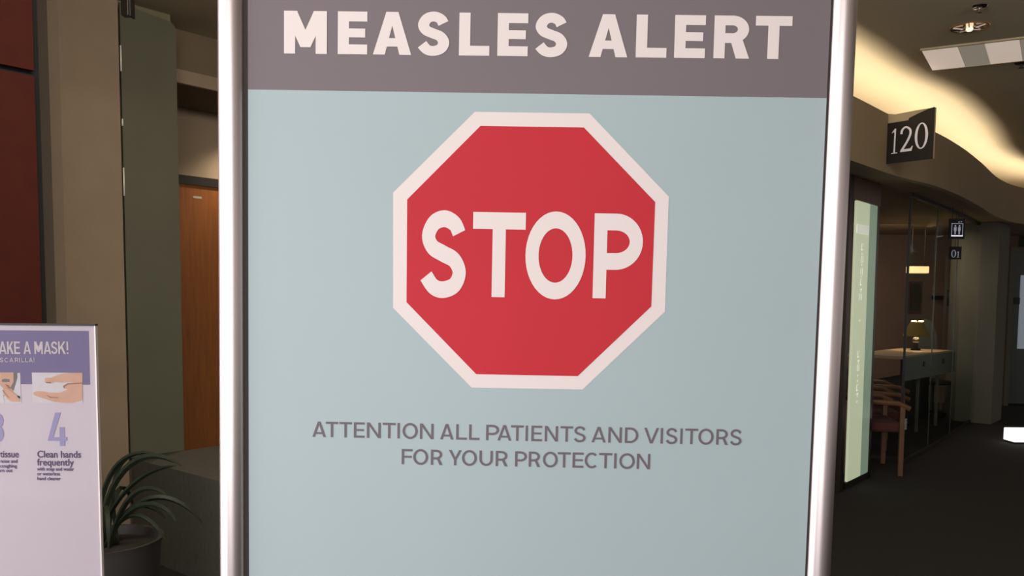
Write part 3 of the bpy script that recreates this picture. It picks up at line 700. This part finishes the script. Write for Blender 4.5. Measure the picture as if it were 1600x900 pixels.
# the T after PA spans both crops
i1[14] = ('T', A_(1463), B_(76))
word('notice_letter', i1, L_(488, 682.4, 1159, 695.5), L_(488, 658.4, 1159, 671.2), 3.7, 3.4, 'text', -.0006)
i2 = [('F', A_(725), A_(797)), ('O', A_(803), A_(903)), ('R', A_(922), A_(1000)), ('Y', A_(1043), A_(1130)), ('O', A_(1132), A_(1232)), ('U', A_(1250), A_(1340)), ('R', A_(1360), A_(1440)), ('P', B_(20), B_(97)), ('R', B_(110), B_(185)),
      ('O', B_(203), B_(300)), ('T', B_(300), B_(385)), ('E', B_(398), B_(470)), ('C', B_(478), B_(567)), ('T', B_(572), B_(658)), ('I', B_(671), B_(687)), ('O', B_(705), B_(807)), ('N', B_(820), B_(908))]
word('notice_letter', i2, L_(628, 725.3, 1015, 733), L_(628, 701.5, 1015, 709.2), 3.7, 3.4, 'text', -.0006)
# frame poles: deep half-round extrusions
for x0, x1 in ((llo, lo_ - .001), (ro_ + .001, rro)):
    bm = bmesh.new(); r_ = (x1 - x0) / 2; cx = (x0 + x1) / 2; n = 40; ringA = []
    prof = [(cx + r_ * math.cos(math.pi + math.pi * k / n), .006 - r_ * .95 * math.sin(math.pi * k / n)) for k in range(n + 1)] + [(x1, .02), (x0, .02)]
    a_ = [bm.verts.new((x, y, zfloor)) for x, y in prof]; b_ = [bm.verts.new((x, y, ytop + .02)) for x, y in prof]
    bm.faces.new(a_); bm.faces.new(b_[::-1])
    for i in range(len(prof)):
        j = (i + 1) % len(prof); f = bm.faces.new((a_[i], a_[j], b_[j], b_[i])); f.smooth = i < n
    o = bput('frame_pole', bm, 'alu')
bm = bmesh.new(); box(bm, lo_, ro_, -.01, .02, ytop, ytop + .03, bev=.004); bput('top_rail', bm, 'alu')
bm = bmesh.new(); box(bm, lo_, ro_, -.01, .02, ybot - .03, ybot, bev=.004); bput('bottom_rail', bm, 'alu')
for x in ((llo + lo_) / 2, (ro_ + rro) / 2):
    bm = bmesh.new(); box(bm, x - .03, x + .03, -.2, .24, zfloor - .012, zfloor, bev=.004); bput('base_foot', bm, 'alu')

# ------------------------------------------------------------------ flyer in an acrylic holder on a slim stand
FY = 1.1; S = FY / FPX
fo = at_y(150, 509, FY); tr_x, tr_z = fo.x, fo.z; FW, FHt = .30, .378
hold = empty('flyer_holder', (tr_x - FW / 2, FY, tr_z - FHt), 'clear acrylic flyer holder on a slim stand at the left edge', 'sign holder')
def hp(px, py): p = at_y(px, py, FY); return (p.x, p.z)
bm = bmesh.new(); box(bm, tr_x - FW, tr_x, FY - .003, FY - .002, tr_z - FHt, tr_z); put('front_sheet', bm, 'acrylic', hold)
bm = bmesh.new(); box(bm, tr_x - FW, tr_x, FY + .0015, FY + .0025, tr_z - FHt, tr_z + .001); put('back_sheet', bm, 'paper', hold)
bm = bmesh.new(); box(bm, tr_x - FW, tr_x + .001, FY - .0035, FY + .003, tr_z, tr_z + .0025); put('top_edge', bm, 'black', hold)
bm = bmesh.new(); box(bm, tr_x - .0012, tr_x + .0006, FY - .0032, FY + .0026, tr_z - FHt, tr_z); put('side_edge', bm, mat('bright_acrylic_edge', (240, 232, 230), .2), hold)
bm = bmesh.new(); box(bm, tr_x - FW, tr_x, FY - .03, FY + .04, tr_z - FHt - .004, tr_z - FHt); put('foot', bm, 'acrylic', hold)
zs = tr_z - FHt - .004
std = empty('dispenser_stand', (tr_x - FW / 2, FY + .01, 0), 'slim dark pedestal carrying the flyer holder', 'stand')
bm = bmesh.new(); box(bm, tr_x - FW - .01, tr_x + .005, FY - .04, FY + .1, zs - .02, zs, bev=.004); put('shelf', bm, 'black', std)
bm = bmesh.new(); tube(bm, [(tr_x - FW / 2, FY + .03, .02), (tr_x - FW / 2, FY + .03, zs - .02)], .02, 16); put('post', bm, 'dkmetal', std, True)
bm = bmesh.new(); lathe(bm, [(.001, .02), (.02, .02), (.15, .012), (.16, 0), (.001, 0)], 32, (tr_x - FW / 2, FY + .03, 0)); put('base', bm, 'black', std, True)

fly = empty('mask_flyer', (tr_x - FW / 2, FY, tr_z - FHt), 'white and violet flyer asking visitors to take a mask', 'flyer')
def fq(name, polys, m, k, parent=fly):
    bm = bmesh.new()
    for i, p in enumerate(polys): bm.faces.new([bm.verts.new((x, FY - .0002 - .0002 * k - .000003 * i, z)) for x, z in p])
    for f_ in bm.faces:
        f_.normal_update()
        if f_.normal.y > 0: f_.normal_flip()
    return put(name, bm, m, parent, recalc=False)
bm = bmesh.new(); box(bm, tr_x - FW + .002, tr_x - .0015, FY, FY + .001, tr_z - FHt, tr_z - .0005); pap = put('paper', bm, 'paper', fly)
x_l = tr_x - FW + .008
def R4(x0, y0, x1, y1): a = hp(x0, y0); b = hp(x1, y1); return [(a[0], b[1]), (b[0], b[1]), (b[0], a[1]), (a[0], a[1])]
pl_x = 800 + (x_l / FY) * FPX  # approx left margin in sight columns
q = R4(0, 516, 141, 601); q = [(x_l, q[0][1]), q[1], q[2], (x_l, q[3][1])]
fq('header_block', [q], 'violet', 1)
def text(s, px, base, capx, m, name, xs=1.0, bold=0.0, k=3, right=False, shear=0):
    cu = D.curves.new('t', 'FONT'); cu.body = s; cu.size = 1; cu.offset = bold; cu.shear = shear
    if right: cu.align_x = 'RIGHT'
    ob = D.objects.new('t', cu); COL.objects.link(ob); bpy.context.view_layer.update()
    me = D.meshes.new_from_object(ob.evaluated_get(bpy.context.evaluated_depsgraph_get()))
    D.objects.remove(ob); x0, z0 = hp(px, base); h = capx * S / .73
    bm = bmesh.new(); bm.from_mesh(me); D.meshes.remove(me)
    for v in bm.verts: v.co = Vector((x0 + v.co.x * h * xs, FY - .0002 - .0002 * k, z0 + v.co.y * h))
    for f_ in bm.faces:
        f_.normal_update()
        if f_.normal.y > 0: f_.normal_flip()
    return put(name, bm, m, fly, recalc=False)
# "TAKE A MASK!"
def fword(name, items, yb, yt, tx, ty, m):
    polys = []
    for c, x0, x1 in items:
        a = hp(x0, yb); b = hp(x1, yt)
        for p in glyph(c, b[0] - a[0], b[1] - a[1], tx * S, ty * S): polys.append([(a[0] + x, a[1] + y) for x, y in p])
    return fq(name, polys, m, 3)
Z = 6.925
fword('heading_letter', [('T', -14, -1.5), ('A', -1, 10.5), ('K', 12, 21.5), ('E', 23, 31.5), ('A', 37.5, 48.5), ('M', 54.5, 67), ('A', 69, 80), ('S', 80.5, 90.5), ('K', 92, 103), ('!', 105, 108)], 553, 533.5, 2.6, 2.8, 'white')
fword('subheading_lettering', [('M', -18, -10), ('A', -8.5, -1.5), ('S', .5, 6), ('C', 8, 14), ('A', 15.5, 22), ('R', 24, 29.5), ('I', 31, 32.2), ('L', 34.5, 38.5), ('L', 40.5, 44.5), ('A', 46, 52), ('!', 53.5, 54.8)], 565.8, 559, 1.1, 1.1, 'white')
# photographs on the flyer
fq('picture_panel', [R4(50, 582, 130, 630)], 'soap', 2)
fq('picture_panel', [R4(-46, 582, 33.5, 630)], 'soap', 2)
hx = lambda x, y: hp(50 + (x - 350) / Z, 582 + (y - 497) / Z)
fq('upper_hand_print', [[hx(*p) for p in [(490, 565), (500, 555), (560, 553), (640, 520), (700, 508), (780, 500), (899, 500), (899, 612), (820, 610), (760, 600), (680, 605), (600, 600), (560, 617), (510, 612), (495, 600)]]], 'skin', 3)
fq('lower_hand_print', [[hx(*p) for p in [(368, 712), (400, 698), (470, 700), (560, 715), (650, 715), (740, 680), (700, 665), (700, 640), (740, 620), (800, 612), (899, 618), (899, 800), (800, 825), (700, 825), (600, 815), (520, 790), (440, 765), (375, 740)]]], 'skin', 4)
fq('hand_shading_print', [[hx(*p) for p in [(690, 640), (740, 612), (899, 604), (899, 616), (745, 626), (705, 655), (715, 668), (700, 668)]],
   [hx(*p) for p in [(500, 735), (560, 760), (640, 765), (640, 772), (550, 770)]], [hx(*p) for p in [(497, 600), (560, 598), (556, 614), (512, 611)]]], 'skin2', 5)
fx = lambda x, y: hp(x / Z, 510 + y / Z)
fq('face_print', [[fx(*p) for p in [(-300, 497), (180, 497), (180, 560), (165, 640), (150, 700), (120, 720), (40, 760), (0, 815), (-300, 815)]]], 'skin', 3)
fq('hair_print', [[fx(*p) for p in [(150, 497), (190, 497), (190, 560), (150, 695), (115, 665), (150, 600)]], [fx(*p) for p in [(25, 575), (60, 565), (110, 572), (110, 600), (60, 602), (25, 600)]]], 'skin3', 4)
fq('tissue_print', [[fx(*p) for p in [(-200, 650), (0, 620), (60, 690), (40, 760), (60, 828), (-200, 828)]]], 'soap', 5)
fq('nose_hand_print', [[fx(*p) for p in [(40, 640), (90, 670), (160, 720), (220, 770), (215, 815), (140, 815), (80, 780), (40, 715)]]], 'skin', 6)
fq('finger_shading_print', [[fx(*p) for p in [(30, 690), (90, 760), (120, 775), (85, 745), (45, 690)]], [fx(*p) for p in [(60, 620), (100, 640), (120, 675), (90, 660)]]], 'skin2', 7)
fq('sleeve_print', [[fx(*p) for p in [(190, 745), (222, 755), (222, 780), (200, 765)]]], 'black', 8)
# numerals 3 and 4
n4 = lambda x, y: hp(x / 7.5, 630 + y / 7.5)
fq('numeral_four_print', [[n4(*p) for p in [(650, 108), (715, 108), (625, 400), (790, 395), (790, 440), (565, 440), (565, 425)]], [n4(*p) for p in [(700, 280), (760, 280), (765, 500), (705, 500)]]], 'paleviolet', 3)
c3 = hp(-3.2, 677.6); c3b = hp(-3.2, 657.0)
fq('numeral_three_print', ring(c3[0], c3[1], 9.4 * S, 13.4 * S, -160, 90, 6.4 * S, 5.6 * S, 24) + ring(c3b[0], c3b[1], 8.8 * S, 11.8 * S, -90, 158, 6.2 * S, 5.6 * S, 24), 'paleviolet', 3)
text('Use a tissue', 30, 714.5, 11.2, 'violet_t', 'tissue_lettering', .84, .012, right=True)
text('Clean hands', 58.5, 714.5, 11.2, 'violet_t', 'clean_hands_lettering', .92, .014)
text('frequently', 58.5, 727, 11.2, 'violet_t', 'frequently_lettering', .92, .014)
text('nose and', 28, 723, 5.6, 'violet_t', 'small_lettering', .98, .02, right=True)
text('coughing', 27, 730.5, 5.6, 'violet_t', 'small_lettering', .98, .02, right=True)
text('turn out', 20, 737.5, 5.6, 'violet_t', 'small_lettering', .98, .02, right=True)
text('with soap and water', 58.5, 735, 5.6, 'violet_t', 'small_lettering', .92, .02)
text('or waterless', 58.5, 742.5, 5.6, 'violet_t', 'small_lettering', .94, .02)
text('hand cleaner', 58.5, 750, 5.6, 'violet_t', 'small_lettering', .94, .02)

# ------------------------------------------------------------------ potted plant on the carpet behind the flyer
PY_ = 3.0; pc = at_y(163, 800, PY_); base_z = pc.z - .10
pbx, pby = pc.x, PY_
pp = empty('potted_plant', (pbx, pby, 0), 'dark strap-leaved potted plant between the flyer and the sign pole', 'plant')
bm = bmesh.new(); lathe(bm, [(.001, 0), (.14, 0), (.15, .02), (.19, base_z - .03), (.20, base_z), (.185, base_z), (.18, base_z - .04)], 36, (pbx, pby, 0)); put('planter', bm, 'pot', pp, True)
bm = bmesh.new(); lathe(bm, [(.001, base_z - .03), (.1, base_z - .028), (.182, base_z - .035)], 30, (pbx, pby, 0)); put('soil', bm, 'soil', pp, True)
def leaf(path, wid):
    P = [Vector(p) for p in path]; n = 14; bm = bmesh.new(); prev = None; sm = []
    for k in range(n + 1):
        t = k / n; m_ = len(P) - 1
        q = [p.copy() for p in P]
        while len(q) > 1: q = [q[i].lerp(q[i + 1], t) for i in range(len(q) - 1)]
        sm.append(q[0])
    for k, p in enumerate(sm):
        t = k / n; d = (sm[min(k + 1, n)] - sm[max(k - 1, 0)]).normalized(); s = d.cross(Vector((.25, -1, .1))).normalized()
        wv = wid * 1.35 * (.45 + .9 * t) * (1 - t) ** .55 if t < 1 else 0.0005; wv = max(wv, .0006)
        r = [bm.verts.new(p - s * wv + Vector((0, .006, 0))), bm.verts.new(p + Vector((0, -.004, 0))), bm.verts.new(p + s * wv + Vector((0, .006, 0)))]
        if prev:
            for i in (0, 1): bm.faces.new((prev[i], prev[i + 1], r[i + 1], r[i]))
        prev = r
    o = put('leaf', bm, 'leaf', pp, True); return o
def lf(pts, wid, y0=PY_, dy=0.0):
    n = len(pts); P = [at_y(x, y, y0 + dy * i / (n - 1)) for i, (x, y) in enumerate(pts)]
    P[0] = Vector((pbx + random.uniform(-.04, .04), pby + random.uniform(-.04, .04), base_z - .03)); leaf(P, wid)
lf([(163, 800), (152, 735), (190, 697), (245, 710)], .011, dy=-.1)
lf([(163, 800), (158, 745), (205, 706), (240, 700), (283, 728)], .014, dy=-.15)
lf([(165, 800), (180, 760), (230, 730), (276, 728)], .010, dy=-.1)
lf([(165, 800), (165, 745), (180, 725), (212, 707)], .009, dy=.1)
lf([(165, 800), (190, 765), (225, 748), (262, 775)], .012, dy=-.2)
lf([(165, 800), (195, 780), (245, 770), (275, 815)], .012, dy=-.15)
lf([(160, 800), (140, 745), (110, 720), (80, 760)], .012, dy=-.1)
lf([(160, 800), (130, 770), (100, 760), (70, 810)], .012, dy=-.15)
for k in range(9):
    a = k * .7 + .3; R2 = random.uniform(.18, .3); h_ = random.uniform(.08, .2)
    P = [Vector((pbx, pby, base_z - .03)), Vector((pbx + R2 * .3 * math.cos(a), pby + R2 * .3 * math.sin(a), base_z + h_)), Vector((pbx + R2 * .8 * math.cos(a), pby + R2 * .8 * math.sin(a), base_z + h_ * 1.1)), Vector((pbx + R2 * 1.2 * math.cos(a), pby + R2 * 1.2 * math.sin(a), base_z + h_ * .2))]
    leaf(P, random.uniform(.009, .013))

# ------------------------------------------------------------------ other lamps of the building
dlt = BP + E2 * .35 + E1 * .75
cdl = empty('corridor_downlight', (dlt.x, dlt.y, zB), 'small recessed corridor downlight in front of the amber door', 'ceiling light')
bm = bmesh.new(); lathe(bm, [(.001, -.002), (.05, -.004), (.06, -.001), (.06, 0)], 24, (dlt.x, dlt.y, zB)); put('lens', bm, 'bulb', cdl, True)
sp = D.lights.new('corridor_light', 'SPOT'); sp.energy = 42; sp.spot_size = math.radians(120); sp.spot_blend = .8; sp.color = (1, .84, .6); sp.shadow_soft_size = .05
so_ = D.objects.new('corridor_light', sp); COL.objects.link(so_); so_.location = (dlt.x, dlt.y, zB - .03); so_.parent = cdl; so_.matrix_parent_inverse = Matrix.Translation((-dlt.x, -dlt.y, -zB))
